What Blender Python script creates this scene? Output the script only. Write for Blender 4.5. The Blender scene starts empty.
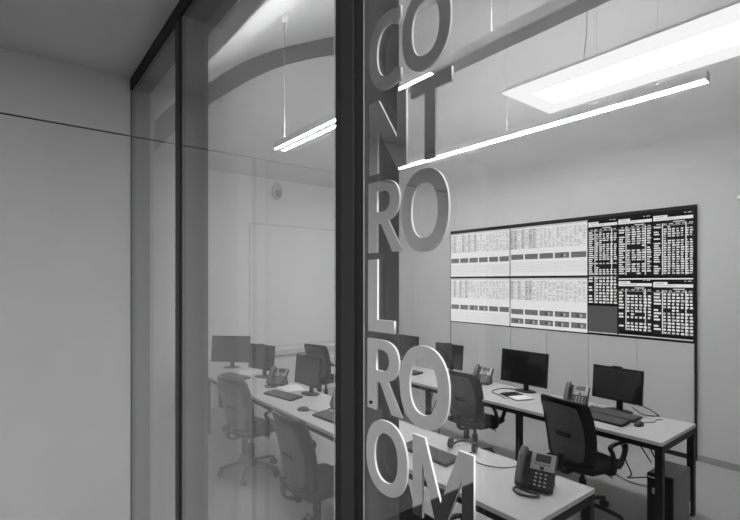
import bpy, bmesh, math, random
from mathutils import Vector, Matrix
random.seed(7)
R = math.radians
sc = bpy.context.scene
C = sc.collection

# ------------------------------------------------------------------ camera, world, exposure
EYE = 1.9
cam = bpy.data.objects.new('camera', bpy.data.cameras.new('camera'))
C.objects.link(cam)
cam.location = (0, 0, EYE)
cam.rotation_euler = (R(90), 0, R(51.5))
cam.data.sensor_width = 36
cam.data.lens = 36 * 461 / 740
cam.data.shift_y = 21 / 740
cam.data.clip_start = 0.02
sc.camera = cam
w = bpy.data.worlds.new('world'); sc.world = w; w.use_nodes = True
w.node_tree.nodes['Background'].inputs[0].default_value = (0.5, 0.5, 0.5, 1)
w.node_tree.nodes['Background'].inputs[1].default_value = 0.0
sc.view_settings.view_transform = 'Standard'
sc.view_settings.look = 'None'
sc.view_settings.gamma = 1
sc.view_settings.use_curve_mapping = False
sc.view_settings.exposure = 0.0
sc.cycles.transparent_max_bounces = 24
LED = 56.0          # luminous strips of the control room pendants
UP = 56.0            # their upward strips
PANEL = 4.0         # the wide pendant
HALL = 275.0         # unseen lights added to brighten the hall

FX, FY = -math.sin(R(51.5)), math.cos(R(51.5))
def ray(px):
    u = (px - 370) / 461
    return FX + u * FY, FY - u * FX
def atY(px, py, Y):                 # point where the sight line meets the vertical plane at depth Y
    rx, ry = ray(px); d = Y / ry
    return Vector((rx * d, Y, EYE + (281 - py) / 461 * d))
def atX(px, py, X):
    rx, ry = ray(px); d = X / rx
    return Vector((X, ry * d, EYE + (281 - py) / 461 * d))

# ------------------------------------------------------------------ materials
MATS = {}
def mat(name, g, rough=0.5, metal=0.0, spec=0.5, noise=None, bump=None, coat=0.0):
    m = bpy.data.materials.new(name); m.use_nodes = True; MATS[name] = m
    nt = m.node_tree; b = nt.nodes['Principled BSDF']
    b.inputs['Base Color'].default_value = (g, g, g, 1)
    b.inputs['Roughness'].default_value = rough
    b.inputs['Metallic'].default_value = metal
    b.inputs['Specular IOR Level'].default_value = spec
    b.inputs['Coat Weight'].default_value = coat
    if noise:
        sca, amt = noise
        tc = nt.nodes.new('ShaderNodeTexCoord')
        n = nt.nodes.new('ShaderNodeTexNoise'); n.inputs['Scale'].default_value = sca; n.inputs['Detail'].default_value = 4
        nt.links.new(tc.outputs['Object'], n.inputs['Vector'])
        r = nt.nodes.new('ShaderNodeMapRange')
        r.inputs['From Min'].default_value = 0.3; r.inputs['From Max'].default_value = 0.7
        r.inputs['To Min'].default_value = g * (1 - amt); r.inputs['To Max'].default_value = g * (1 + amt)
        nt.links.new(n.outputs['Fac'], r.inputs['Value'])
        nt.links.new(r.outputs['Result'], b.inputs['Base Color'])
        if bump:
            bp = nt.nodes.new('ShaderNodeBump'); bp.inputs['Strength'].default_value = bump; bp.inputs['Distance'].default_value = 0.01
            nt.links.new(n.outputs['Fac'], bp.inputs['Height']); nt.links.new(bp.outputs['Normal'], b.inputs['Normal'])
    return m
def emit(name, g, s=1.0):
    m = bpy.data.materials.new(name); m.use_nodes = True; MATS[name] = m
    nt = m.node_tree; nt.nodes.clear()
    e = nt.nodes.new('ShaderNodeEmission'); e.inputs[0].default_value = (g, g, g, 1); e.inputs[1].default_value = s
    o = nt.nodes.new('ShaderNodeOutputMaterial'); nt.links.new(e.outputs[0], o.inputs[0])
    return m
def glass(name, f0=0.04):
    m = bpy.data.materials.new(name); m.use_nodes = True; MATS[name] = m
    nt = m.node_tree; nt.nodes.clear()
    lw = nt.nodes.new('ShaderNodeLayerWeight'); lw.inputs['Blend'].default_value = 0.5
    p = nt.nodes.new('ShaderNodeMath'); p.operation = 'POWER'; p.inputs[1].default_value = 5
    nt.links.new(lw.outputs['Facing'], p.inputs[0])
    a = nt.nodes.new('ShaderNodeMath'); a.operation = 'MULTIPLY_ADD'; a.inputs[1].default_value = 1 - f0; a.inputs[2].default_value = f0
    nt.links.new(p.outputs[0], a.inputs[0])
    t = nt.nodes.new('ShaderNodeBsdfTransparent'); t.inputs[0].default_value = (.97, .97, .97, 1)
    gl = nt.nodes.new('ShaderNodeBsdfGlossy'); gl.inputs['Roughness'].default_value = 0.0
    gl.inputs[0].default_value = (1, 1, 1, 1)
    mx = nt.nodes.new('ShaderNodeMixShader')
    nt.links.new(a.outputs[0], mx.inputs[0]); nt.links.new(t.outputs[0], mx.inputs[1]); nt.links.new(gl.outputs[0], mx.inputs[2])
    o = nt.nodes.new('ShaderNodeOutputMaterial'); nt.links.new(mx.outputs[0], o.inputs[0])
    return m

mat('hall_plaster', .52, .8, noise=(3, .03))
mat('hall_ceiling', .70, .85, noise=(2, .03))
mat('hall_floor', .035, .8, noise=(6, .08))
mat('hall_trim', .68, .5)
mat('hall_dark', .02, .6, noise=(4, .1))
mat('room_plaster', .62, .8, noise=(2.5, .02))
mat('room_white', .78, .7, noise=(2.5, .02))
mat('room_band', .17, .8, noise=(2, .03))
mat('vault', .66, .85, noise=(2, .02))
mat('carpet', .36, .95, noise=(75, .26), bump=.4)
mat('cladding', .62, .6, noise=(3, .02))
mat('baseboard', .34, .6, noise=(4, .04))
mat('gap_black', .008, .7)
mat('frame_black', .006, .5, 0, .2, noise=(30, .1))
mat('frame_side', .08, .5, noise=(30, .05))
mat('frame_face', .02, .45, 0, .3, noise=(30, .05))
mat('gasket', .004, .6)
mat('brushed', .86, .03, 1.0, noise=(40, .03))
mat('letter_edge', .8, .4, 0.0, noise=(40, .02))
mat('desk_white', .51, .4, noise=(5, .015))
mat('desk_edge', .6, .4)
mat('desk_metal', .005, .4, 0, .15, noise=(30, .1))
mat('plastic_black', .007, .38, 0, .25, noise=(60, .15))
mat('plastic_dark', .03, .45, noise=(60, .1))
mat('plastic_grey', .10, .45, noise=(60, .1))
mat('plastic_silver', .36, .45, 0, noise=(60, .03))
mat('key_light', .5, .4)
mat('key_dark', .10, .5)
mat('screen_off', .012, .12, coat=.4)
mat('lcd', .07, .2)
mat('fabric_black', .01, .9, 0, .2, noise=(300, .4), bump=.3)
mat('mesh_back', .007, .36, 0, .3, noise=(200, .3))
mat('shell_grey', .07, .3, noise=(60, .1))
mat('rubber', .012, .7)
mat('chrome', .7, .15, 1.0)
mat('paper', .8, .7, noise=(8, .02))
mat('lamp_grey', .72, .5, noise=(40, .03))
mat('aluminium', .42, .35, .8, noise=(40, .03))
mat('white_metal', .75, .4)
mat('wire', .3, .5)
mat('tower_side', .11, .4, noise=(60, .1))
mat('tower_front', .003, .4, 0, .08, noise=(60, .1))
mat('cream', .62, .5)
emit('led', 1, LED); emit('led_up', 1, UP)
emit('panel_core', 1, PANEL); emit('panel_wing', 1, 1.2)
emit('hall_fill', 1, HALL)
emit('px_white', .95, 1.0); emit('px_pale', .66, 1.0); emit('px_light', .45, 1.0); emit('px_mid', .2, 1.0)
emit('px_grey', .105, 1.0); emit('px_dark', .022, 1.0); emit('px_black', .009, 1.0)
glass('clear_glass')

# ------------------------------------------------------------------ mesh helpers
I4 = Matrix.Identity(4)
def nb(): return bmesh.new()
def box(bm, c, s, bev=0.0, mi=0, mx=I4, seg=2):
    r = bmesh.ops.create_cube(bm, size=1)
    vs = r['verts']
    for v in vs: v.co = mx @ Vector((c[0] + v.co.x * s[0], c[1] + v.co.y * s[1], c[2] + v.co.z * s[2]))
    fs = set(f for v in vs for f in v.link_faces)
    for f in fs: f.material_index = mi
    if bev > 0:
        es = set(e for v in vs for e in v.link_edges)
        bmesh.ops.bevel(bm, geom=list(es), offset=bev, segments=seg, profile=.5, affect='EDGES', clamp_overlap=True, material=-1)
def span(bm, a, b, bev=0.0, mi=0, mx=I4):
    box(bm, [(p + q) / 2 for p, q in zip(a, b)], [abs(q - p) for p, q in zip(a, b)], bev, mi, mx)
def cyl(bm, p0, p1, r0, r1=None, n=16, mi=0, mx=I4):
    p0 = mx @ Vector(p0); p1 = mx @ Vector(p1); r1 = r0 if r1 is None else r1
    d = (p1 - p0); L = d.length
    q = d.to_track_quat('Z', 'Y').to_matrix().to_4x4()
    r = bmesh.ops.create_cone(bm, cap_ends=True, segments=n, radius1=r0, radius2=r1, depth=L, matrix=Matrix.Translation((p0 + p1) / 2) @ q)
    for f in set(f for v in r['verts'] for f in v.link_faces): f.material_index = mi; f.smooth = len(f.verts) == 4
def ball(bm, c, s, mi=0, mx=I4, n=16):
    r = bmesh.ops.create_uvsphere(bm, u_segments=n, v_segments=n // 2 + 2, radius=1)
    for v in r['verts']: v.co = mx @ Vector((c[0] + v.co.x * s[0], c[1] + v.co.y * s[1], c[2] + v.co.z * s[2]))
    for f in set(f for v in r['verts'] for f in v.link_faces): f.material_index = mi; f.smooth = True
def smooth_path(pts, sub=6):
    P = [Vector(p) for p in pts]
    if len(P) < 3: return P
    out = []
    for i in range(len(P) - 1):
        a = P[max(i - 1, 0)]; b = P[i]; c = P[i + 1]; d = P[min(i + 2, len(P) - 1)]
        for k in range(sub):
            t = k / sub
            out.append(.5 * ((2 * b) + (c - a) * t + (2 * a - 5 * b + 4 * c - d) * t * t + (3 * b - a - 3 * c + d) * t ** 3))
    out.append(P[-1]); return out
def tube(bm, pts, r, n=8, sub=6, mi=0, mx=I4, ry=None):
    P = [mx @ p for p in smooth_path(pts, sub)]
    rings = []; up = Vector((0, 0, 1))
    ry = r if ry is None else ry
    for i, p in enumerate(P):
        t = (P[min(i + 1, len(P) - 1)] - P[max(i - 1, 0)]).normalized()
        if i == 0:
            s = t.cross(up)
            if s.length < .05: s = t.cross(Vector((1, 0, 0)))
            s.normalize()
        else:
            s = (s - t * s.dot(t)).normalized()
        q = t.cross(s)
        rings.append([bm.verts.new(p + s * (r * math.cos(2 * math.pi * k / n)) + q * (ry * math.sin(2 * math.pi * k / n))) for k in range(n)])
    for a, b in zip(rings, rings[1:]):
        for k in range(n):
            f = bm.faces.new((a[k], a[(k + 1) % n], b[(k + 1) % n], b[k])); f.smooth = True; f.material_index = mi
    for rg in (rings[0][::-1], rings[-1]):
        f = bm.faces.new(rg); f.material_index = mi
def obj(name, bm, mats, parent=None, loc=None):
    if isinstance(mats, str): mats = [mats]
    bmesh.ops.recalc_face_normals(bm, faces=bm.faces)
    me = bpy.data.meshes.new(name); bm.to_mesh(me); bm.free()
    for m in mats: me.materials.append(MATS[m])
    o = bpy.data.objects.new(name, me); C.objects.link(o)
    if parent: o.parent = parent
    if loc: o.location = loc
    return o
def tag(o, label, cat, group=None):
    o['label'] = label; o['category'] = cat
    if group: o['group'] = group
    return o
def thing(name, label, cat, loc=(0, 0, 0), rz=0, group=None):
    o = bpy.data.objects.new(name, None); C.objects.link(o)
    o.empty_display_size = .1
    o.location = loc; o.rotation_euler = (0, 0, rz)
    return tag(o, label, cat, group)
def struct(name, bm, m):
    o = obj(name, bm, m); o['kind'] = 'structure'; return o
def dup(root, label, loc, rz=0):
    r = root.copy(); C.objects.link(r); r.location = loc; r.rotation_euler = (0, 0, rz); r['label'] = label
    for ch in root.children:
        c = ch.copy(); C.objects.link(c); c.parent = r
        for g in ch.children:
            d = g.copy(); C.objects.link(d); d.parent = c
    return r

# ------------------------------------------------------------------ the setting
GY = .55                      # front plane of the glass partition
XL = -2.803                   # hall's left wall
HC = 3.01                     # hall ceiling
BW = 5.75                     # back wall of the control room
XE = -6.9                     # its end wall
XR = 2.2

bm = nb(); span(bm, (XE - .2, -4.2, -.15), (3.2, GY + .05, 0)); struct('floor_hall', bm, 'hall_floor')
bm = nb(); span(bm, (XE - .2, GY + .05, -.15), (3.2, BW + .2, 0)); struct('floor', bm, 'carpet')
bm = nb(); span(bm, (XL - .12, -4.2, HC), (3.2, GY + .1, HC + .15)); struct('ceiling_hall', bm, 'hall_ceiling')
# left hall wall with its shadow joint
bm = nb()
zj = 2.697
span(bm, (XL - .1, -4.1, 0), (XL, GY - .002, zj - .004)); span(bm, (XL - .1, -4.1, zj + .004), (XL, GY - .002, HC))
span(bm, (XL - .12, -4.1, 0), (XL - .012, GY - .002, HC), mi=1)
struct('wall_left', bm, ['hall_plaster', 'gap_black'])
bm = nb(); span(bm, (XL, -4.1, 0), (XL + .02, -2.55, HC)); struct('added_dark_lining', bm, 'hall_dark')  # dark sheet added out of view to dim what the glass reflects
bm = nb(); span(bm, (XL - .1, -4.2, 0), (3.2, -4.1, HC)); struct('wall_rear', bm, 'hall_dark')
bm = nb(); span(bm, (3.1, -4.1, 0), (3.2, GY, HC)); struct('wall_right', bm, 'hall_plaster')
# pale door lining on the left hall wall, only its reflection shows
bm = nb(); span(bm, (XL, -.15, 0), (XL + .012, -.05, 2.69)); span(bm, (XL, -.168, 0), (XL + .010, -.15, 2.69), mi=1)
struct('trim_1', bm, ['hall_trim', 'gap_black'])
# partition walls left and right of the glass, and above it inside the room
bm = nb(); span(bm, (XE, GY + .002, 0), (XL - .01, GY + .12, 3.24)); struct('wall_front_left', bm, 'room_plaster')
bm = nb(); span(bm, (.56, GY, 0), (3.1, GY + .12, HC)); struct('wall_front_right', bm, 'room_plaster')
bm = nb(); span(bm, (XL - .01, GY + .10, HC - .03), (XR, GY + .18, 3.24)); struct('wall_front_upper', bm, 'room_plaster')
bm = nb(); span(bm, (XE - .1, BW, 0), (XR + .1, BW + .15, 6.85)); struct('wall_back', bm, 'room_plaster')
UP_PX = [(150, 125), (175, 102.5), (207.5, 84), (230, 69.5), (250, 59.5), (280, 49), (310, 42.3), (335, 37.2)]
LO_PX = [(150, 157), (175, 131), (207.5, 106), (230, 91.5), (250, 80), (280, 66.8), (310, 59), (335, 55)]
prof = [(.6, 3.22), (.93, 3.22), (1.0, 3.28), (1.3, 3.67)] + [tuple(atX(a, b, XE).yz) for a, b in UP_PX] + [(5.3, 6.52), (5.9, 6.66)]
lowr = [(.6, 2.6), (1.3, 3.22)] + [tuple(atX(a, b, XE).yz) for a, b in LO_PX] + [(5.3, 6.14), (5.9, 6.25)]
def dense(p): return [(v.x, v.y) for v in smooth_path([(a, b, 0) for a, b in p], 5)]
D = dense(prof)
bm = nb()
lo = [[bm.verts.new((x, y, z + dz)) for (y, z) in D] for x, dz in ((XE - .1, 0), (XR + .1, 0), (XE - .1, .15), (XR + .1, .15))]
for i in range(len(D) - 1):
    for a, b in ((0, 1), (2, 3)):
        f = bm.faces.new((lo[a][i], lo[a][i + 1], lo[b][i + 1], lo[b][i])); f.smooth = True
for k in (0, len(D) - 1): bm.faces.new((lo[0][k], lo[1][k], lo[3][k], lo[2][k]))
struct('ceiling', bm, 'vault')
def endwall(name, x0, x1, ztop_pts, zb, m):
    bm = nb()
    rows = []
    for x in (x0, x1):
        rows.append(([bm.verts.new((x, y, z)) for y, z in ztop_pts], [bm.verts.new((x, y, zb if not callable(zb) else zb(i))) for i, (y, z) in enumerate(ztop_pts)]))
    n = len(ztop_pts)
    for t, b in rows:
        for i in range(n - 1): bm.faces.new((t[i], t[i + 1], b[i + 1], b[i]))
    for i in range(n - 1):
        bm.faces.new((rows[0][0][i], rows[0][0][i + 1], rows[1][0][i + 1], rows[1][0][i]))
        bm.faces.new((rows[0][1][i], rows[0][1][i + 1], rows[1][1][i + 1], rows[1][1][i]))
    for i in (0, n - 1): bm.faces.new((rows[0][0][i], rows[1][0][i], rows[1][1][i], rows[0][1][i]))
    return struct(name, bm, m)
endwall('wall_end', XE - .1, XE, [(y, z + .02) for y, z in D], 0, 'room_plaster')
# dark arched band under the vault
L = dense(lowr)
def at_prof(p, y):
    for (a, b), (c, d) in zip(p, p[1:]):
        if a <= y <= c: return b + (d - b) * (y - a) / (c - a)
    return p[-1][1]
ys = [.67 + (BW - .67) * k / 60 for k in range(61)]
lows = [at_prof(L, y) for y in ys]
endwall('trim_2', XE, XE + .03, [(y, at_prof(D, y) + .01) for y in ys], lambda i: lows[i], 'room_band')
bm = nb(); span(bm, (XE, GY + .12, 0), (XE + .025, BW, 3.56)); struct('wall_end_lining', bm, 'room_white')
endr = endwall('wall_room_right', XR, XR + .1, [(y, z + .02) for y, z in D], 0, 'room_plaster')
bm = nb(); span(bm, (-1.655, BW - .014, 0), (XR, BW, .066), .003); struct('baseboard_back', bm, 'baseboard')
bm = nb(); span(bm, (XE + .025, BW - .014, 0), (-5.14, BW, .066), .003); struct('baseboard_left', bm, 'baseboard')

# panelled unit under and around the video wall
VX = [-5.06, -3.9327, -2.8053, -1.678]
VZ = [1.247, 1.9635, 2.680]
bm = nb()
span(bm, (VX[0] - .02, BW - .03, 0), (VX[3] + .016, BW, VZ[2] + .03), mi=1)
x = VX[0]; PW = (VX[3] - VX[0]) / 6
for k in range(6):
    span(bm, (x + .0025, BW - .04, .055), (x + PW - .0025, BW - .028, VZ[0] - .012), .0015)
    x += PW
struct('trim_3', bm, ['cladding', 'gap_black'])

# glass partition: panes and dark profiles
def mullion(name, xs, depth):
    a, b, c, d, e = xs
    bm = nb()
    span(bm, (a, GY + .004, 0), (e, GY + depth, HC - .02), .001, 2)
    span(bm, (b, GY - .004, 0), (c, GY + .03, HC - .02), .002, 0)
    span(bm, (a, GY + .001, 0), (b, GY + .02, HC - .02), mi=1)
    span(bm, (c, GY + .001, 0), (d, GY + .02, HC - .02), mi=1)
    for q in ((a - .0035, e + .0005) if name == 'trim_4' else ()):
        span(bm, (q, GY - .0004, .07), (q + .0016, GY + .0008, 2.946), mi=3)
    struct(name, bm, ['frame_face', 'gasket', 'frame_side', 'plastic_silver'])
mullion('trim_4', (-.8105, -.783, -.739, -.7145, -.712), .094)
mullion('trim_5', (-1.973, -1.955, -1.908, -1.883, -1.881), .104)
mullion('trim_6', (.45, .48, .52, .54, .55), .094)
bm = nb(); span(bm, (XL + .001, GY - .002, 0), (XL + .010, GY + .094, HC - .02), .001, 0); struct('trim_7', bm, ['frame_side'])
bm = nb()
span(bm, (XL, GY - .006, 2.947), (.55, GY + .094, HC - .004), .002, 0)
span(bm, (XL, GY - .004, HC - .006), (.55, GY + .05, HC), mi=1)
span(bm, (-1.973, GY + .09, 2.947), (-.8105, GY + .135, HC - .004), .002, 0)
struct('trim_8', bm, ['frame_black', 'gasket'])
bm = nb(); span(bm, (XL, GY - .004, 0), (.55, GY + .094, .07), .002); struct('trim_9', bm, 'frame_black')
for i, (a, b) in enumerate(((XL + .010, -1.975), (-1.880, -.812), (-.711, .448))):
    bm = nb(); span(bm, (a, GY, .068), (b, GY + .008, 2.948)); span(bm, (a, GY + .045, .068), (b, GY + .053, 2.948)); struct('window_%d' % (i + 1), bm, 'clear_glass')

# unseen lights added to brighten the hall, placed outside the glass reflections
for k, (x, y, lb) in enumerate(((-.15, -1.0, 'added unseen hall light almost above the viewpoint'), (1.7, -1.0, 'added unseen hall light nearer the glass'), (1.7, -2.8, 'added unseen hall light nearer the rear wall'))):
    t = thing('added_hall_light', lb, 'lamp', (x, y, HC), 0, 'added hall lights')
    bm = nb(); cyl(bm, (0, 0, -.012), (0, 0, 0), .17, .18, 32); obj('rim', bm, 'white_metal', t)
    bm = nb(); cyl(bm, (0, 0, -.016), (0, 0, -.011), .15, .15, 32); obj('diffuser', bm, 'hall_fill', t)

# ------------------------------------------------------------------ metal letters on the glass
LT = .0045
YF = GY - LT
def letter_mesh(loops):
    cu = bpy.data.curves.new('tmp', 'CURVE'); cu.dimensions = '2D'; cu.fill_mode = 'BOTH'; cu.extrude = LT / 2
    for lp in loops:
        s = cu.splines.new('POLY'); s.points.add(len(lp) - 1); s.use_cyclic_u = True
        for p, q in zip(s.points, lp): p.co = (q[0], q[1], 0, 1)
    ob = bpy.data.objects.new('tmp', cu); C.objects.link(ob)
    dg = bpy.context.evaluated_depsgraph_get()
    me = bpy.data.meshes.new_from_object(ob.evaluated_get(dg))
    bpy.data.objects.remove(ob); bpy.data.curves.remove(cu)
    return me
def ell(cx, cy, rx, ry, n=56, e=2.25, a0=0, a1=360):
    out = []
    for k in range(n + (a1 - a0 < 360)):
        a = R(a0 + (a1 - a0) * k / n); c, s = math.cos(a), math.sin(a)
        out.append((cx + rx * math.copysign(abs(c) ** (2 / e), c), cy + ry * math.copysign(abs(s) ** (2 / e), s)))
    return out
def shape(ch, W, H):
    if ch == 'O':
        return [ell(W / 2, H / 2, W / 2, H / 2), ell(W / 2, H / 2, W / 2 * .57, H / 2 * .66)]
    if ch == 'C':
        o = ell(W * .62, H / 2, W * .62, H / 2, 48, 2.25, 68, 292); i = ell(W * .62, H / 2, W * .36, H / 2 * .66, 48, 2.25, 55, 305)
        xr = W
        o = [(min(x, xr), z) for x, z in o]; i = [(min(x, xr), z) for x, z in i]
        return [[(xr, H * .975)] + o + [(xr, H * .025), (xr, H * .19)] + i[::-1] + [(xr, H * .81)]]
    if ch == 'N':
        s = W * .235
        return [[(0, 0), (s, 0), (s, H * .62), (W - s * 1.02, 0), (W, 0), (W, H), (W - s, H), (W - s, H * .40), (s * 1.15, H), (0, H)]]
    if ch == 'T':
        b = H * .175; a0, a1 = W * .36, W * .62
        return [[(a0, 0), (a1, 0), (a1, H - b), (W, H - b), (W, H), (0, H), (0, H - b), (a0, H - b)]]
    if ch == 'L':
        return [[(0, 0), (W, 0), (W, H * .17), (W * .36, H * .17), (W * .36, H), (0, H)]]
    if ch == 'M':
        s = W * .175
        return [[(0, 0), (s, 0), (s, H * .68), (W * .42, 0), (W * .55, 0), (W - s, H * .68), (W - s, 0), (W, 0), (W, H), (W - s * 1.25, H), (W * .49, H * .30), (s * 1.25, H), (0, H)]]
    if ch == 'R':
        s = W * .27; ry = H * .285
        bowl = ell(W * .45, H - ry, W * .47, ry, 20, 2.3, -75, 90)
        inn = ell(W * .42, H - ry, W * .23, ry * .52, 20, 2.3, -90, 90)
        return [[(0, 0), (s, 0), (s, H * .40), (s + W * .12, H * .40), (W * .72, 0), (W, 0)] + bowl + [(0, H)],
                [(s, H - ry - ry * .52)] + inn + [(s, H - ry + ry * .52)]]
LET = [  # character, pixel columns, slope of bottom and top line, label
    ('C', 369.5, 401, .5005, .700, 'topmost letter C of the metal lettering on the glass'),
    ('O', 402.5, 451, .5020, .700, 'topmost letter O, beside the C, of the lettering on the glass'),
    ('N', 369.5, 406.5, .2880, .480, 'metal letter N under the C on the glass'),
    ('T', 411, 452, .2860, .480, 'metal letter T under the topmost O on the glass'),
    ('R', 368.7, 402.5, .0760, .2650, 'upper letter R, under the N, on the glass'),
    ('O', 402, 449, .0690, .2670, 'letter O beside the upper R, left of the video wall'),
    ('L', 368.5, 394.5, -.1360, .0580, 'metal letter L under the upper R on the dark frame'),
    ('R', 367.8, 402, -.3450, -.1560, 'lower letter R, under the L, with a screw at its foot'),
    ('O', 400, 449.5, -.3530, -.1545, 'letter O beside the lower R, in front of the desks'),
    ('O', 366.5, 407.5, -.5600, -.3660, 'lowest letter O, left of the letter M'),
    ('M', 413, 474, -.5660, -.3720, 'metal letter M at the lowest end of the lettering'),
]
def pxX(px, Y):
    rx, ry = ray(px); return rx / ry * Y
for ch, p0, p1, mb, mt, lb in LET:
    X0, X1 = pxX(p0, YF), pxX(p1, YF)
    Z0, Z1 = EYE + mb * YF / .7826, EYE + mt * YF / .7826
    me = letter_mesh(shape(ch, X1 - X0, Z1 - Z0)); me.name = 'letter'
    me.materials.clear(); me.materials.append(MATS['brushed']); me.materials.append(MATS['letter_edge'])
    for f in me.polygons: f.material_index = 0 if abs(f.normal.z) > .9 else 1
    o = bpy.data.objects.new('letter', me); C.objects.link(o)
    o.rotation_euler = (R(90), 0, 0); o.location = (X0, GY - LT / 2 - .0008, Z0)
    tag(o, lb, 'letter', 'metal letters on the glass')
    if ch == 'R' and mb < 0:
        bm = nb(); cyl(bm, (.0105, .011, LT / 2), (.0105, .011, LT / 2 + .002), .0032, .0032, 12); obj('screw', bm, 'plastic_black', o)

# ------------------------------------------------------------------ pendant lamps
def wire(bm, x, y, z0, sag=0):
    z1 = at_prof(D, y)
    tube(bm, [(x, y, z0), (x + sag * .2, y, z0 + .15), (x + sag, y, z0 + .4), (x + sag * .7, y, z0 + .8), (x, y, z1)], .004, 6)
ZB = 3.44
def bar(label, Y, x0, x1, lit, wires, hgt, wd, strips, wr):
    t = thing('pendant_lamp', label, 'lamp', (0, 0, 0), 0, 'linear pendant lamps')
    bm = nb(); span(bm, (x0, Y, ZB + .006), (x1, Y + wd, ZB + hgt - .02), .002)
    for a in (Y, Y + wd - .006): span(bm, (x0, a, ZB + hgt - .022), (x1, a + .006, ZB + hgt), .001)
    for a in (x0, x1 - .006): span(bm, (a, Y + .004, ZB + hgt - .022), (a + .006, Y + wd - .004, ZB + hgt), .001)
    span(bm, (x0, Y, ZB - .001), (x0 + .008, Y + wd, ZB + .008)); span(bm, (x1 - .008, Y, ZB - .001), (x1, Y + wd, ZB + .008))
    obj('housing', bm, 'lamp_grey', t)
    for a, b in strips:
        le = lit if a < .1 else lit - .55
        bm = nb(); span(bm, (x0 + .01, Y + a, ZB), (le, Y + b, ZB + .007)); obj('diffuser', bm, 'led', t)
    if lit < x1 - .1:
        bm = nb(); span(bm, (lit + .002, Y + .004, ZB + .001), (x1 - .01, Y + wd - .004, ZB + .007)); obj('cover', bm, 'lamp_grey', t)
    bm = nb(); span(bm, (x0 + .05, Y + .008, ZB + hgt - .021), (x1 - .05, Y + wd - .008, ZB + hgt - .016)); obj('upper_diffuser', bm, 'led_up', t)
    for x in wires:
        bm = nb(); z1 = at_prof(D, Y + wd / 2); tube(bm, [(x, Y + wd / 2, ZB + hgt - .02), (x, Y + wd / 2, z1)], wr if x == wires[0] else .0014, 6)
        cyl(bm, (x, Y + wd / 2, ZB + hgt - .02), (x, Y + wd / 2, ZB + hgt + .05), .007, .003, 8)
        obj('suspension_wire', bm, 'wire', t)
    return t
t1 = bar('grey linear pendant lamp nearest the glass, hanging over the front desks', 2.475, pxX(274, 2.475), -.4, pxX(430, 2.475), (pxX(285, 2.55), -1.9), .078, .14, ((.003, .030), (.108, .136)), .004)
bm = nb(); x, y = pxX(285, 2.55), 2.545; z = at_prof(D, y)
cyl(bm, (x, y, z - .11), (x, y, z), .035, .05, 16); tube(bm, [(x + .06 * math.cos(a / 12 * 6.28), y, z - .16 + .05 * math.sin(a / 12 * 6.28)) for a in range(13)], .005, 6)
obj('ceiling_rose', bm, 'cream', t1)
Y2 = 4.2
bar('grey linear pendant lamp farther in, lit strip crossing in front of the back wall', Y2, -5.3, pxX(706.5, Y2), pxX(706.5, Y2) - .01, (pxX(504.5, Y2), pxX(594, Y2), pxX(655.5, Y2)), .072, .085, ((.004, .081),), .0022)
ya, yb, xa = 3.2, 3.94, pxX(500, 3.2)
t = thing('panel_lamp', 'wide bright rectangular pendant lamp at the upper right', 'lamp', (0, 0, 0))
bm = nb(); span(bm, (xa, ya, ZB + .008), (1.2, yb, ZB + .03), .003); obj('housing', bm, 'white_metal', t)
bm = nb(); span(bm, (xa + .17, ya + .21, ZB - .002), (1.15, yb - .21, ZB + .009)); obj('diffuser', bm, 'panel_core', t)
for a, b in ((ya + .004, ya + .208), (yb - .208, yb - .004)):
    bm = nb(); span(bm, (xa + .01, a, ZB), (1.19, b, ZB + .009)); obj('side_diffuser', bm, 'panel_wing', t)
bm = nb(); span(bm, (xa + .01, ya + .21, ZB), (xa + .168, yb - .21, ZB + .009)); obj('end_diffuser', bm, 'panel_wing', t)
for x in (pxX(583, 3.5), .6):
    bm = nb(); wire(bm, x, 3.5, ZB + .03, .03); obj('suspension_wire', bm, 'wire', t)

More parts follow.
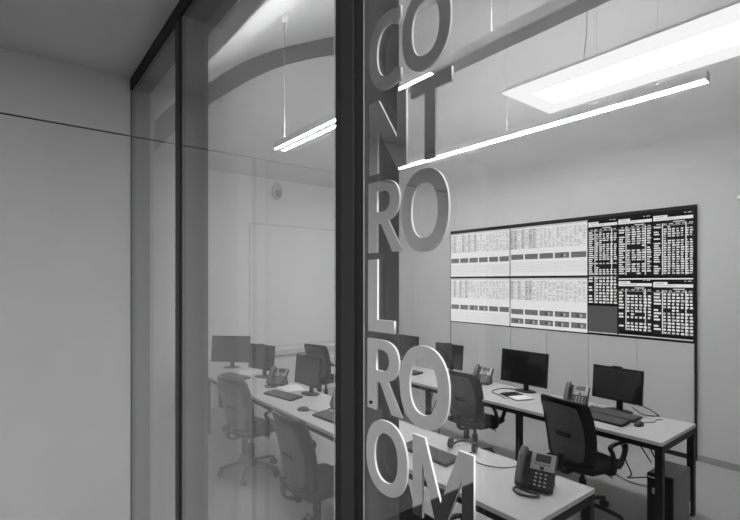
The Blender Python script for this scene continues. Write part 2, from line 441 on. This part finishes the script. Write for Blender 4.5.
# ------------------------------------------------------------------ video wall
SY = BW - .05
PXM = ['px_white', 'px_pale', 'px_light', 'px_mid', 'px_grey', 'px_dark', 'px_black']
class Sheet:
    def __init__(s, x0, z0, wd, ht): s.bm = nb(); s.x0, s.z0, s.w, s.h = x0, z0, wd, ht; s.rect(0, 0, wd, ht, 0, 0)
    def rect(s, x, z, wd, ht, m, lay=1):           # x from the left, z from the TOP, in metres
        x2 = min(x + wd, s.w); zb = min(z + ht, s.h); x = max(x, 0); z = max(z, 0)
        if x2 <= x or zb <= z: return
        y = SY - .0006 * lay; zt = s.z0 + s.h
        f = s.bm.faces.new([s.bm.verts.new(p) for p in ((s.x0 + x, y, zt - z), (s.x0 + x2, y, zt - z), (s.x0 + x2, y, zt - zb), (s.x0 + x, y, zt - zb))])
        f.material_index = m
def white_sheet(s, boxes, dark_cols, rows_after):
    s.rect(0, 0, s.w, .016, 5); s.rect(0, .016, s.w, .022, 1); s.rect(.02, .022, .25, .008, 2, 2)
    rnd = random.Random(len(boxes) * 7 + int(s.x0 * 10) + int(s.z0 * 100))
    nc = 19; cw = s.w / nc; z = .06
    for c in dark_cols: s.rect(c * cw, .05, cw * .9, .27, 1)
    for c in range(nc): s.rect(c * cw, .05, .0025, .28, 2, 2)
    for r in range(13):
        zz = z + r * .0205
        s.rect(0, zz + .014, s.w, .002, 2, 2)
        for c in range(nc):
            if rnd.random() < .72: s.rect(c * cw + .008, zz, cw * rnd.uniform(.35, .75), .009, rnd.choice((1, 2, 2, 2)) if c not in dark_cols else rnd.choice((2, 2, 3)), 3)
    zb = .36
    for row, marks in boxes:
        n = len(marks); bw = s.w / n
        for k, mk in enumerate(marks):
            s.rect(k * bw + .012, row, bw - .024, .072, 3); s.rect(k * bw + .012, row, bw - .024, .008, 4, 2)
            if mk:
                cx = k * bw + bw * (.4 + .2 * rnd.random()); 
                for a in range(-4, 5):
                    hh = math.sqrt(max(0, 1 - (a / 4.5) ** 2)) * .05
                    s.rect(cx + a * .009, row + .04 - hh / 2, .009, hh, 4 if a < 1 else 2, 3)
    for zz in rows_after:
        for r in range(6):
            s.rect(0, zz + r * .024, s.w, .0025, 2)
            for c in range(int(s.w / .03)): s.rect(c * .03, zz + r * .024, .002, .024, 1 if c % 4 else 2)
def dark_table(s, x, z, wd, ht, rows, cols, title=True, seed=1):
    rnd = random.Random(seed)
    if title:
        s.rect(x, z, wd, .018, 5); s.rect(x + wd - .09, z + .005, .02, .008, 1, 2); s.rect(x + wd - .055, z + .005, .035, .008, 1, 2)
        s.rect(x, z + .018, wd * .36, .042, 0, 2); s.rect(x + .02, z + .030, wd * .22, .008, 2, 3)
        s.rect(x, z + .042, wd, .034, 0, 2); s.rect(x + .02, z + .055, wd * .5, .006, 2, 3)
        z += .082; ht -= .082
    s.rect(x, z, wd, ht, 5)
    s.rect(x + wd * .5, z + .008, wd * .28, .013, 1, 2)
    for k in range(6): s.rect(x + wd * (.08 + .16 * k), z + .03, wd * rnd.uniform(.06, .12), .011, 1, 2)
    z0 = z + .055; rh = (ht - .06) / rows
    s.rect(x, z0 - .006, wd, .004, 1, 2)
    cs = [0, .20, .25] + [.25 + .75 * (k + 1) / cols for k in range(cols)]
    for xx in (.225, .80): s.rect(x + wd * xx, z0 - .03, .009, ht - .035, 0, 3)
    for r in range(rows):
        zz = z0 + r * rh
        off = rnd.random() < .13
        if rnd.random() < .85: s.rect(x + .006, zz + rh * .2, wd * rnd.uniform(.1, .19), rh * .55, 0, 2)
        for k in range(cols):
            if off and rnd.random() < .8: continue
            a = x + wd * cs[2 + k] + .004; b = wd * .75 / cols - .008
            s.rect(a, zz + rh * .18, b * rnd.uniform(.6, 1), rh * .6, 0 if rnd.random() < .72 else 1, 2)
def screen_thing(ci, ri, label):
    x0, x1 = VX[ci], VX[ci + 1]; z0, z1 = VZ[ri], VZ[ri + 1]
    t = thing('display', label, 'screen', (0, 0, 0), 0, 'displays of the video wall')
    bm = nb(); span(bm, (x0 + .001, SY + .001, z0 + .001), (x1 - .001, BW - .030, z1 - .001), .002); obj('casing', bm, 'gap_black', t)
    return t, Sheet(x0 + .007, z0 + .007, x1 - x0 - .014, z1 - z0 - .014)
t, s = screen_thing(0, 1, 'upper left display of the video wall with a white spreadsheet')
white_sheet(s, [(.415, [0] * 6)], (1, 4, 6, 8), (.53,)); obj('screen', s.bm, PXM, t)
t, s = screen_thing(0, 0, 'lower left display of the video wall with one row of grey boxes')
white_sheet(s, [(.435, [0, 0, 1, 1, 0, 0])], (1, 3, 5), (.545,)); obj('screen', s.bm, PXM, t)
t, s = screen_thing(1, 1, 'upper middle display of the video wall with a white spreadsheet')
white_sheet(s, [(.40, [0, 0, 0, 1, 0])], (0, 1, 3, 5, 6), (.52,)); obj('screen', s.bm, PXM, t)
t, s = screen_thing(1, 0, 'lower middle display of the video wall with two rows of grey boxes')
white_sheet(s, [(.455, [0, 0, 1, 1, 1]), (.585, [1, 1, 1, 1, 1])], (0, 2, 4, 5), ()); obj('screen', s.bm, PXM, t)
t, s = screen_thing(2, 1, 'upper right display of the video wall with black data tables')
s.rect(0, 0, s.w, s.h, 6, .3)
s.rect(0, 0, s.w, .03, 5, .5)
dark_table(s, .0, .03, .345, .70, 22, 6, True, 3); dark_table(s, .358, .03, .36, .70, 21, 5, True, 4); dark_table(s, .732, .03, .39, .70, 22, 7, True, 5)
obj('screen', s.bm, PXM, t)
t, s = screen_thing(2, 0, 'lower right display of the video wall with a dark empty square')
s.rect(0, 0, s.w, s.h, 6, .3)
dark_table(s, .0, -.05, .345, .39, 9, 6, False, 6)
s.rect(0, .36, .345, s.h - .385, 4, 1); s.rect(0, s.h - .022, .345, .012, 1, 2)
s.rect(.35, .0, .012, s.h, 5, 2)
dark_table(s, .358, .04, .36, .60, 13, 6, True, 7); dark_table(s, .732, .05, .39, .60, 13, 7, True, 8)
s.rect(.358, .025, .76, .014, 0, 2); s.rect(.358, s.h - .022, .76, .012, 1, 2)
obj('screen', s.bm, PXM, t)

# ------------------------------------------------------------------ fittings on the end wall
bm = nb(); Xw = XE + .025
t = thing('wall_board', 'large white board fixed on the far end wall above a ledge', 'board')
bm = nb(); span(bm, (Xw, 3.05, .84), (Xw + .012, 5.6, 2.80), .003); obj('panel', bm, 'room_white', t)
bm = nb(); span(bm, (Xw, 3.03, .82), (Xw + .008, 5.62, 2.825), .002); obj('frame', bm, 'room_plaster', t)
bm = nb(); span(bm, (Xw, 2.95, .69), (Xw + .06, 5.6, .77), .004); obj('ledge', bm, 'hall_trim', t)
p = atX(276.5, 191.5, Xw)
t = thing('motion_sensor', 'small rounded sensor high on the far end wall', 'sensor', p)
bm = nb(); ball(bm, (.03, 0, 0), (.05, .085, .14)); obj('cover', bm, 'cream', t)
bm = nb(); ball(bm, (.055, 0, -.03), (.035, .06, .075)); obj('lens', bm, 'plastic_silver', t)
p = atY(739, 197.5, BW)
t = thing('wall_fixture', 'small white fixture on the right of the back wall, cut by the picture edge', 'fixture', p)
bm = nb(); span(bm, (-.012, -.03, -.02), (.10, 0, .02), .008); obj('cover', bm, 'hall_trim', t)
bm = nb(); span(bm, (-.008, -.032, -.014), (.09, -.029, .014)); obj('lens', bm, 'px_white', t)

# ------------------------------------------------------------------ desks
def desk(label, x0, x1, y0, y1, left_leg, group):
    t = thing('desk', label, 'desk', ((x0 + x1) / 2, (y0 + y1) / 2, 0), 0, group)
    hx, hy = (x1 - x0) / 2, (y1 - y0) / 2
    bm = nb(); span(bm, (-hx + .001, -hy, .712), (hx - .001, hy, .74), .003); obj('desktop', bm, 'desk_white', t)
    ends = [hx - .051] + ([-hx + .001] if left_leg else [])
    for ex in ends:
        for yy in (-hy + .004, hy - .054):
            bm = nb(); span(bm, (ex, yy, 0), (ex + .05, yy + .05, .711), .003); obj('leg', bm, 'desk_metal', t)
        bm = nb(); span(bm, (ex + .001, -hy + .055, .662), (ex + .049, hy - .055, .711), .003); obj('end_beam', bm, 'desk_metal', t)
    for yy in (-hy + .012, hy - .042):
        bm = nb(); span(bm, (-hx + .003, yy, .672), (hx - .053, yy + .03, .711), .002); obj('rail', bm, 'desk_metal', t)
    bm = nb(); span(bm, (-hx + .12, hy - .16, .60), (hx - .16, hy - .05, .612), .002); span(bm, (-hx + .12, hy - .16, .61), (-hx + .125, hy - .05, .672)); span(bm, (hx - .165, hy - .16, .61), (hx - .16, hy - .05, .672))
    obj('cable_tray', bm, 'desk_metal', t)
    return t
BL = ['white back-row desk with black legs at the right end, computer tower under it', 'white back-row desk, second from the right, below the largest monitor', 'white back-row desk behind the letter O, third from the right', 'white back-row desk at the far left end of the row']
for k in range(4):
    desk(BL[k], -1.28 - 1.16 * (k + 1), -1.28 - 1.16 * k, 3.69, 4.40, k == 3, 'desks of the back row')
FL = ['white front-row desk at the right end with the large desk phone', 'white front-row desk hidden mostly by the dark frame', 'white front-row desk just left of the dark frame', 'white front-row desk, second from the far left end', 'white front-row desk at the far left end of the row']
for k in range(5):
    desk(FL[k], -1.234 - 1.12 * (k + 1), -1.234 - 1.12 * k, 1.96, 2.59, k == 4, 'desks of the front row')

# ------------------------------------------------------------------ office chairs
def make_chair(label, loc, rz):
    t = thing('office_chair', label, 'chair', loc, rz, 'office chairs')
    bm = nb()
    for k in range(5):
        a = R(90 + 72 * k); c, s = math.cos(a), math.sin(a)
        tube(bm, [(0.03 * c, .03 * s, .115), (.15 * c, .15 * s, .11), (.29 * c, .29 * s, .078)], .02, 8, 4, ry=.016)
    cyl(bm, (0, 0, .085), (0, 0, .14), .045, .04); obj('star_base', bm, 'plastic_black', t)
    for k in range(5):
        a = R(90 + 72 * k); c, s = math.cos(a), math.sin(a)
        bm = nb()
        for off in (-.016, .016):
            q = Vector((.29 * c - s * off, .29 * s + c * off, .03)); ax = Vector((-s, c, 0)) * .009
            cyl(bm, q - ax, q + ax, .029, n=14)
        cyl(bm, (.29 * c, .29 * s, .05), (.29 * c, .29 * s, .085), .009, n=8); obj('caster', bm, 'rubber', t)
    bm = nb(); cyl(bm, (0, 0, .13), (0, 0, .30), .03); cyl(bm, (0, 0, .30), (0, 0, .40), .017); obj('gas_column', bm, 'plastic_black', t)
    bm = nb(); box(bm, (0, -.02, .405), (.17, .24, .045), .015); tube(bm, [(.08, .02, .40), (.18, .03, .395), (.235, .03, .385)], .006, 8); obj('tilt_mechanism', bm, 'plastic_dark', t)
    # seat
    bm = nb(); N = 18
    top = []; bot = []
    for i in range(N + 1):
        for j in range(N + 1):
            a, b = -1 + 2 * i / N, -1 + 2 * j / N
            x = a * math.sqrt(1 - b * b * .18) * .235; y = b * math.sqrt(1 - a * a * .18) * .23
            e = max(abs(a), abs(b))
            z = .488 + .006 * (a * a) - .012 * max(0, b - .5) - .03 * e ** 8
            top.append(bm.verts.new((x, y + .02, z))); bot.append(bm.verts.new((x * .97, y * .97 + .02, .43)))
    for g in (top, bot):
        for i in range(N):
            for j in range(N):
                f = bm.faces.new((g[i * (N + 1) + j], g[(i + 1) * (N + 1) + j], g[(i + 1) * (N + 1) + j + 1], g[i * (N + 1) + j + 1])); f.smooth = True
    rim = [i * (N + 1) for i in range(N + 1)] + [N * (N + 1) + j for j in range(1, N + 1)] + [i * (N + 1) + N for i in range(N - 1, -1, -1)] + [j for j in range(N - 1, 0, -1)]
    for k in range(len(rim)):
        a, b = rim[k], rim[(k + 1) % len(rim)]
        f = bm.faces.new((top[a], top[b], bot[b], bot[a])); f.smooth = True
    obj('seat', bm, 'fabric_black', t)
    # curved backrest, shell behind it
    def back_grid(hw, z0, z1, off, thick, pw):
        bm = nb(); N, M = 16, 22; A = []; B = []
        for j in range(M + 1):
            v = -1 + 2 * j / M
            ww = hw * (1 - .03 * max(0, v) - .10 * max(0, -v)) * (1 - abs(v) ** pw * (.10 if v > 0 else .3))
            for i in range(N + 1):
                u = -1 + 2 * i / N
                z = (z0 + z1) / 2 + v * (z1 - z0) / 2 - .012 * u * u * (v > .6) 
                y = -.235 - .05 * v - .03 * (1 - v * v) * -1 + .055 * u * u * (hw / .23) ** 2 + off
                A.append(bm.verts.new((u * ww, y, z))); B.append(bm.verts.new((u * ww * .985, y - thick, z)))
        n1 = N + 1
        for g in (A, B):
            for j in range(M):
                for i in range(N):
                    f = bm.faces.new((g[j * n1 + i], g[j * n1 + i + 1], g[(j + 1) * n1 + i + 1], g[(j + 1) * n1 + i])); f.smooth = True
        rim = list(range(n1)) + [j * n1 + N for j in range(1, M + 1)] + [M * n1 + i for i in range(N - 1, -1, -1)] + [j * n1 for j in range(M - 1, 0, -1)]
        for k in range(len(rim)):
            a, b = rim[k], rim[(k + 1) % len(rim)]
            bm.faces.new((A[a], A[b], B[b], B[a]))
        return bm
    br = obj('backrest', back_grid(.225, .46, .99, 0, .026, 14), 'mesh_back', t)
    obj('back_shell', back_grid(.165, .50, .95, -.036, .008, 12), 'shell_grey', br)
    bm = nb(); tube(bm, [(-.05, -.243, .705), (0, -.2455, .706), (.05, -.243, .705)], .005, 12, 6, ry=.022)
    for q in (-.05, .05): ball(bm, (q, -.243, .705), (.022, .005, .022))
    obj('grip_slot', bm, 'gasket', br)
    bm = nb(); tube(bm, [(0, -.10, .405), (0, -.22, .40), (0, -.275, .45), (0, -.268, .56)], .028, 8, 6, ry=.014); obj('back_support', bm, 'plastic_black', t)
    for s in (-1, 1):
        bm = nb()
        tube(bm, [(s * .16, .0, .425), (s * .24, .0, .43), (s * .268, .0, .47), (s * .27, -.02, .58), (s * .265, -.05, .635), (s * .262, .0, .652), (s * .26, .12, .648), (s * .262, .155, .615), (s * .266, .12, .54), (s * .266, .05, .47)], .013, 8, 6, ry=.021)
        obj('armrest', bm, 'plastic_black', t)
    return t
ch = make_chair('black office chair with grip slot, at the right end of the back row', (-1.85, 3.67, 0), R(-8))
dup(ch, 'black office chair tucked under the back row, seen between letter O and the phone', (-3.09, 3.86, 0), R(2))
dup(ch, 'black office chair at the far left end of the back row', (-5.78, 3.76, 0), R(16))
dup(ch, 'black office chair at the front row just left of the dark frame', (-2.84, 1.77, 0), R(2))
dup(ch, 'black office chair at the front row, farthest from the frame', (-4.30, 1.92, 0), R(15))
dup(ch, 'black office chair at the front row behind the lowest letters', (-1.90, 1.80, 0), R(-4))

# ------------------------------------------------------------------ monitors
def make_monitor(label, loc, rz, wd, ht, zb):
    t = thing('monitor', label, 'monitor', loc, rz, 'desk monitors')
    zc = zb + ht / 2
    mx = Matrix.Translation((0, 0, zc)) @ Matrix.Rotation(R(-5), 4, 'X') @ Matrix.Translation((0, 0, -zc))
    bm = nb(); box(bm, (0, 0, zc), (wd, .022, ht), .004, mx=mx); box(bm, (0, .022, zc), (wd * .62, .03, ht * .6), .012, mx=mx); obj('casing', bm, 'plastic_black', t)
    bm = nb(); box(bm, (0, -.0115, zc + .004), (wd - .022, .002, ht - .03), 0, mx=mx); obj('screen', bm, 'screen_off', t)
    bm = nb(); box(bm, (wd * .42, -.0118, zb + .008), (.012, .0016, .003), 0, mx=mx); obj('power_light', bm, 'key_light', t)
    bm = nb(); box(bm, (0, .045, (zb + ht * .5) / 2), (.055, .02, zb + ht * .5 - .01), .005); obj('stand_neck', bm, 'plastic_black', t)
    bm = nb()
    ball(bm, (0, .03, .002), (.12, .085, .012), n=24)
    for v in bm.verts: v.co.z = max(v.co.z, 0)
    obj('stand_base', bm, 'plastic_black', t)
    return t
DZ = .7405
big = make_monitor('largest black monitor, above the notebook on the back row', (-2.78, 4.27, DZ), 0, .545, .345, .08)
small = make_monitor('rightmost black monitor on the back row, beside the mouse', (-1.84, 4.27, DZ), R(-4), .44, .295, .095)
bm = nb(); box(bm, (0, .0, .095 + .295 + .006), (.08, .03, .014), .004); obj('webcam', bm, 'plastic_black', small)
dup(small, 'black monitor on the back row between letter O and the small phone', (-3.82, 4.27, DZ), 0)
dup(big, 'black monitor on the back row half hidden by letters R and O', (-4.63, 4.27, DZ), 0)
dup(small, 'black front-row monitor nearest the dark frame, left of it', (-4.09, 2.44, DZ), R(3))
dup(small, 'black front-row monitor behind the white papers, middle of the left group', (-5.17, 2.44, DZ), R(15))
dup(big, 'front-row monitor at the far left end', (-5.98, 2.38, DZ), R(42))

# ------------------------------------------------------------------ desk phones
def make_phone(label, loc, rz):
    t = thing('desk_phone', label, 'telephone', loc, rz, 'desk phones')
    mx = Matrix.Translation((0, -.075, .022)) @ Matrix.Rotation(R(52), 4, 'X')      # local: x across, y up the panel, z out of it
    bm = nb()
    box(bm, (.0, .10, -.018), (.205, .205, .036), .008, mx=mx)
    # stand behind the panel
    vs = [bm.verts.new(p) for p in ((-.085, -.07, .002), (.085, -.07, .002), (.085, .075, .002), (-.085, .075, .002), (-.085, .035, .13), (.085, .035, .13))]
    for q in ((0, 1, 2, 3), (0, 4, 5, 1), (3, 2, 5, 4), (0, 3, 4), (1, 5, 2)): bm.faces.new([vs[k] for k in q])
    obj('body', bm, 'plastic_dark', t)
    bm = nb(); box(bm, (.034, .150, .002), (.132, .098, .008), .004, mx=mx); fp = obj('faceplate', bm, 'plastic_silver', t)
    bm = nb(); box(bm, (.034, .168, .0065), (.082, .044, .003), .001, mx=mx); obj('display', bm, 'lcd', fp)
    for k in range(4):
        bm = nb(); box(bm, (.034 - .036 + .024 * k, .133, .007), (.014, .006, .004), .001, mx=mx); obj('soft_key', bm, 'key_dark', fp)
    bm = nb(); cyl(bm, (.034, .114, .005), (.034, .114, .010), .012, .010, 16, mx=mx); obj('navigation_key', bm, 'plastic_dark', fp)
    for k in range(12):
        bm = nb(); box(bm, (.034 - .026 + .026 * (k % 3), .082 - .021 * (k // 3), .002), (.012, .008, .006), .001, mx=mx); obj('key', bm, 'key_light', t)
    for k in range(8):
        bm = nb(); box(bm, (.034 - .052 if k < 4 else .034 + .052, .082 - .021 * (k % 4), .002), (.010, .006, .005), .001, mx=mx); obj('function_key', bm, 'plastic_grey', t)
    bm = nb()
    tube(bm, [(-.072, .005, .028), (-.072, .05, .040), (-.072, .11, .043), (-.072, .165, .040), (-.072, .205, .026)], .022, 10, 6, mx=mx, ry=.014)
    box(bm, (-.072, .022, .016), (.044, .046, .030), .009, mx=mx); box(bm, (-.072, .185, .016), (.044, .046, .030), .009, mx=mx)
    h = obj('handset', bm, 'plastic_grey', t)
    bm = nb(); tube(bm, [(-.072, -.082, .02), (-.09, -.12, .008), (-.05, -.155, .006), (.01, -.15, .006), (.045, -.125, .006), (.035, -.10, .006), (-.01, -.10, .006), (-.07, -.085, .008)], .006, 8, 8); obj('coiled_cord', bm, 'plastic_dark', t)
    return t
ph = make_phone('large grey desk phone nearest the viewer at the front desk end', (-1.45, 2.35, DZ), R(16))
dup(ph, 'desk phone between the two right monitors on the back row', (-2.165, 4.18, DZ), R(12))
dup(ph, 'desk phone left of the largest monitor on the back row', (-3.29, 4.25, DZ), R(12))
dup(ph, 'desk phone on the front row left of the frame, between two monitors', (-4.66, 2.40, DZ), R(30))
dup(ph, 'desk phone on the front row cut by the dark frame edge', (-3.42, 2.42, DZ), R(20))

# ------------------------------------------------------------------ keyboards, mice, headset, papers
def make_keyboard(label, loc, rz):
    t = thing('keyboard', label, 'keyboard', loc, rz, 'black keyboards')
    mx = Matrix.Translation((0, 0, .012)) @ Matrix.Rotation(R(4), 4, 'X')
    bm = nb(); box(bm, (0, 0, 0), (.44, .155, .018), .005, mx=mx); obj('case', bm, 'plastic_black', t)
    bm = nb()
    for r in range(6):
        for k in range(21):
            if k in (15, 19) and False: continue
            if r == 0 and 4 <= k <= 8:
                if k == 4: box(bm, (-.205 + .0198 * 6, -.058 + .0222 * r, .011), (.095, .017, .008), .002, mx=mx, seg=1)
                continue
            box(bm, (-.2 + .0198 * k + (.004 if k > 14 else 0), -.058 + .0222 * r, .011), (.016, .0175, .008), .002, mx=mx, seg=1)
    obj('keys', bm, 'key_dark', t)
    return t
kb = make_keyboard('black keyboard on the front desk behind the letter M', (-2.17, 2.23, DZ), R(0))
dup(kb, 'black keyboard on the back row beside the phone, nearer the wall', (-1.82, 4.115, DZ), R(-3))
dup(kb, 'black keyboard in front of the rightmost monitor, close to the desk edge', (-1.83, 3.92, DZ), R(-3))
dup(kb, 'black keyboard on the front row below the left monitor and papers', (-4.18, 2.20, DZ), R(10))
dup(kb, 'black keyboard on the front row cut by the left side of the frame', (-3.20, 2.17, DZ), R(4))
dup(kb, 'black keyboard on the front row at the far left end', (-5.35, 2.18, DZ), R(8))
dup(kb, 'black keyboard on the back row seen through the letter O', (-4.30, 4.02, DZ), R(0))
def make_mouse(label, loc, rz):
    t = thing('computer_mouse', label, 'mouse', loc, rz, 'computer mice')
    bm = nb(); ball(bm, (0, 0, .004), (.032, .058, .034)); 
    for v in bm.verts: v.co.z = max(v.co.z, 0)
    obj('body', bm, 'plastic_dark', t)
    bm = nb(); cyl(bm, (-.004, .03, .032), (.004, .03, .032), .009, n=12); obj('scroll_wheel', bm, 'plastic_silver', t)
    bm = nb(); tube(bm, [(0, .055, .01), (.0, .10, .004), (.05, .18, .003), (.04, .26, .003), (.07, .31, .003)], .003, 6, 6); obj('cord', bm, 'plastic_dark', t)
    return t
ms = make_mouse('dark mouse with a curved cord at the right end of the back row', (-1.55, 3.99, DZ), R(2))
dup(ms, 'dark mouse on the front row just left of the dark frame', (-3.60, 2.10, DZ), R(-50))
t = thing('headset', 'black headset lying on the front desk near the letter M', 'headset', (-2.08, 2.47, DZ), R(20))
bm = nb(); tube(bm, [(.085 * math.cos(R(a)), .10 * math.sin(R(a)), .012 + .02 * math.sin(R(a))) for a in range(0, 181, 20)], .010, 8, 4, ry=.006); obj('headband', bm, 'plastic_black', t)
for s in (-1, 1):
    bm = nb(); cyl(bm, (s * .075, -.01, .036), (s * .098, -.01, .036), .036, .032, 20); obj('ear_cup', bm, 'rubber', t)
bm = nb(); tube(bm, [(.09, -.03, .03), (.08, -.08, .02), (.03, -.11, .012)], .004, 8); ball(bm, (.03, -.11, .012), (.012, .008, .008)); obj('microphone', bm, 'plastic_black', t)
bm = nb(); tube(bm, [(-1.95, 2.43, DZ + .004), (-1.86, 2.36, DZ + .004), (-1.72, 2.42, DZ + .004), (-1.66, 2.57, DZ + .004)], .003, 6)
tag(obj('loose_cable', bm, 'plastic_dark'), 'thin dark cord lying across the front desk beside letter M', 'cord')
t = thing('notebook', 'open notebook with dark cover below the largest monitor', 'notebook', (-2.70, 4.02, DZ), R(-22))
bm = nb(); span(bm, (-.15, -.10, 0), (.15, .10, .004), .001); obj('cover', bm, 'plastic_dark', t)
bm = nb(); span(bm, (.0, -.093, .004), (.143, .093, .014), .002); obj('pages', bm, 'paper', t)
bm = nb(); box(bm, (-.072, 0, .010), (.13, .18, .012), .003); obj('pen_case', bm, 'plastic_black', t)
def sheet(label, loc, rz):
    bm = nb()
    for k in range(4): box(bm, (random.uniform(-.006, .006), random.uniform(-.006, .006), .001 + .0015 * k), (.21, .297, .0012), 0, mx=Matrix.Rotation(R(random.uniform(-4, 4)), 4, 'Z'))
    o = obj('paper_sheets', bm, 'paper'); o.location = loc; o.rotation_euler = (0, 0, rz); return tag(o, label, 'paper', 'loose papers on the front row')
sheet('white papers beside the left front-row monitor nearest the frame', (-4.42, 2.44, DZ), R(80))
sheet('white papers on the front row farther left, before the middle monitor', (-5.52, 2.42, DZ), R(60))
# cords at the back row
bm = nb(); tube(bm, [(-2.86, 4.30, DZ + .004), (-3.0, 4.18, DZ + .004), (-2.98, 4.0, DZ + .004), (-2.84, 3.93, DZ + .004), (-2.72, 3.86, DZ + .004)], .004, 6)
tag(obj('monitor_cable', bm, 'plastic_black'), 'black cable looping left of the notebook on the back row', 'cable')
bm = nb(); tube(bm, [(-1.74, 4.33, DZ + .05), (-1.66, 4.30, DZ + .02), (-1.60, 4.34, DZ + .004), (-1.55, 4.39, DZ + .004)], .004, 6); tube(bm, [(-1.72, 4.33, DZ + .09), (-1.60, 4.33, DZ + .06), (-1.54, 4.385, DZ + .004)], .004, 6)
tag(obj('monitor_cable', bm, 'plastic_black'), 'black cables hanging behind the rightmost monitor', 'cable')

# ------------------------------------------------------------------ computer tower and loose cables
t = thing('computer_tower', 'black computer tower on the floor under the right end of the back row', 'computer', (-1.372, 4.10, 0))
bm = nb(); span(bm, (-.088, -.17, .012), (.088, .18, .42), .004); obj('case', bm, 'tower_side', t)
bm = nb(); span(bm, (-.088, -.20, .012), (.088, -.169, .42), .006); fr = obj('front_panel', bm, 'tower_front', t)
bm = nb(); span(bm, (-.078, -.2025, .388), (-.03, -.199, .397)); obj('maker_strip', bm, 'key_light', fr)
bm = nb(); span(bm, (-.05, -.2025, .27), (-.018, -.199, .315), .001); obj('badge', bm, 'plastic_silver', fr)
bm = nb(); span(bm, (.0875, .155, .06), (.0895, .172, .15)); obj('side_label', bm, 'paper', t)
for sx in (-.07, .07):
    for sy in (-.15, .15):
        bm = nb(); cyl(bm, (sx, sy, 0), (sx, sy, .013), .014, .012, 12); obj('foot', bm, 'rubber', t)
CB = [('left black cable curling from the desk down behind the tower', [(-1.72, 3.98, .70), (-1.68, 3.96, .60), (-1.64, 3.95, .46), (-1.60, 3.97, .34), (-1.66, 4.05, .27), (-1.53, 4.12, .30)]),
      ('straight black cable from the desk to the tower top, left one', [(-1.66, 4.05, .70), (-1.58, 4.07, .57), (-1.50, 4.10, .43)]),
      ('straight black cable from the desk to the tower top, right one', [(-1.60, 4.12, .70), (-1.54, 4.13, .57), (-1.47, 4.14, .43)]),
      ('white cable hanging loosely under the right back-row desk', [(-2.1, 4.25, .66), (-1.9, 4.1, .36), (-1.75, 4.0, .30), (-1.63, 4.03, .25), (-1.55, 4.12, .22)])]
for lb, pts in CB:
    bm = nb(); tube(bm, pts, .005, 6); tag(obj('power_cable', bm, 'key_light' if 'white' in lb else 'plastic_black'), lb, 'cable', 'cables under the back row')
for k, x in enumerate((-4.12, -4.02, -3.92)):
    bm = nb(); tube(bm, [(x, 4.3, .60), (x + .02, 4.28, .45), (x - .03, 4.2, .22), (x + .08, 4.12, .06), (x - .08, 4.02, .02), (x + .05, 3.98, .012)], .006, 6)
    tag(obj('power_cable', bm, 'plastic_black'), ('left', 'middle', 'right')[k] + ' one of three dark cables dangling under the desk behind letter O', 'cable', 'cables under the back row')
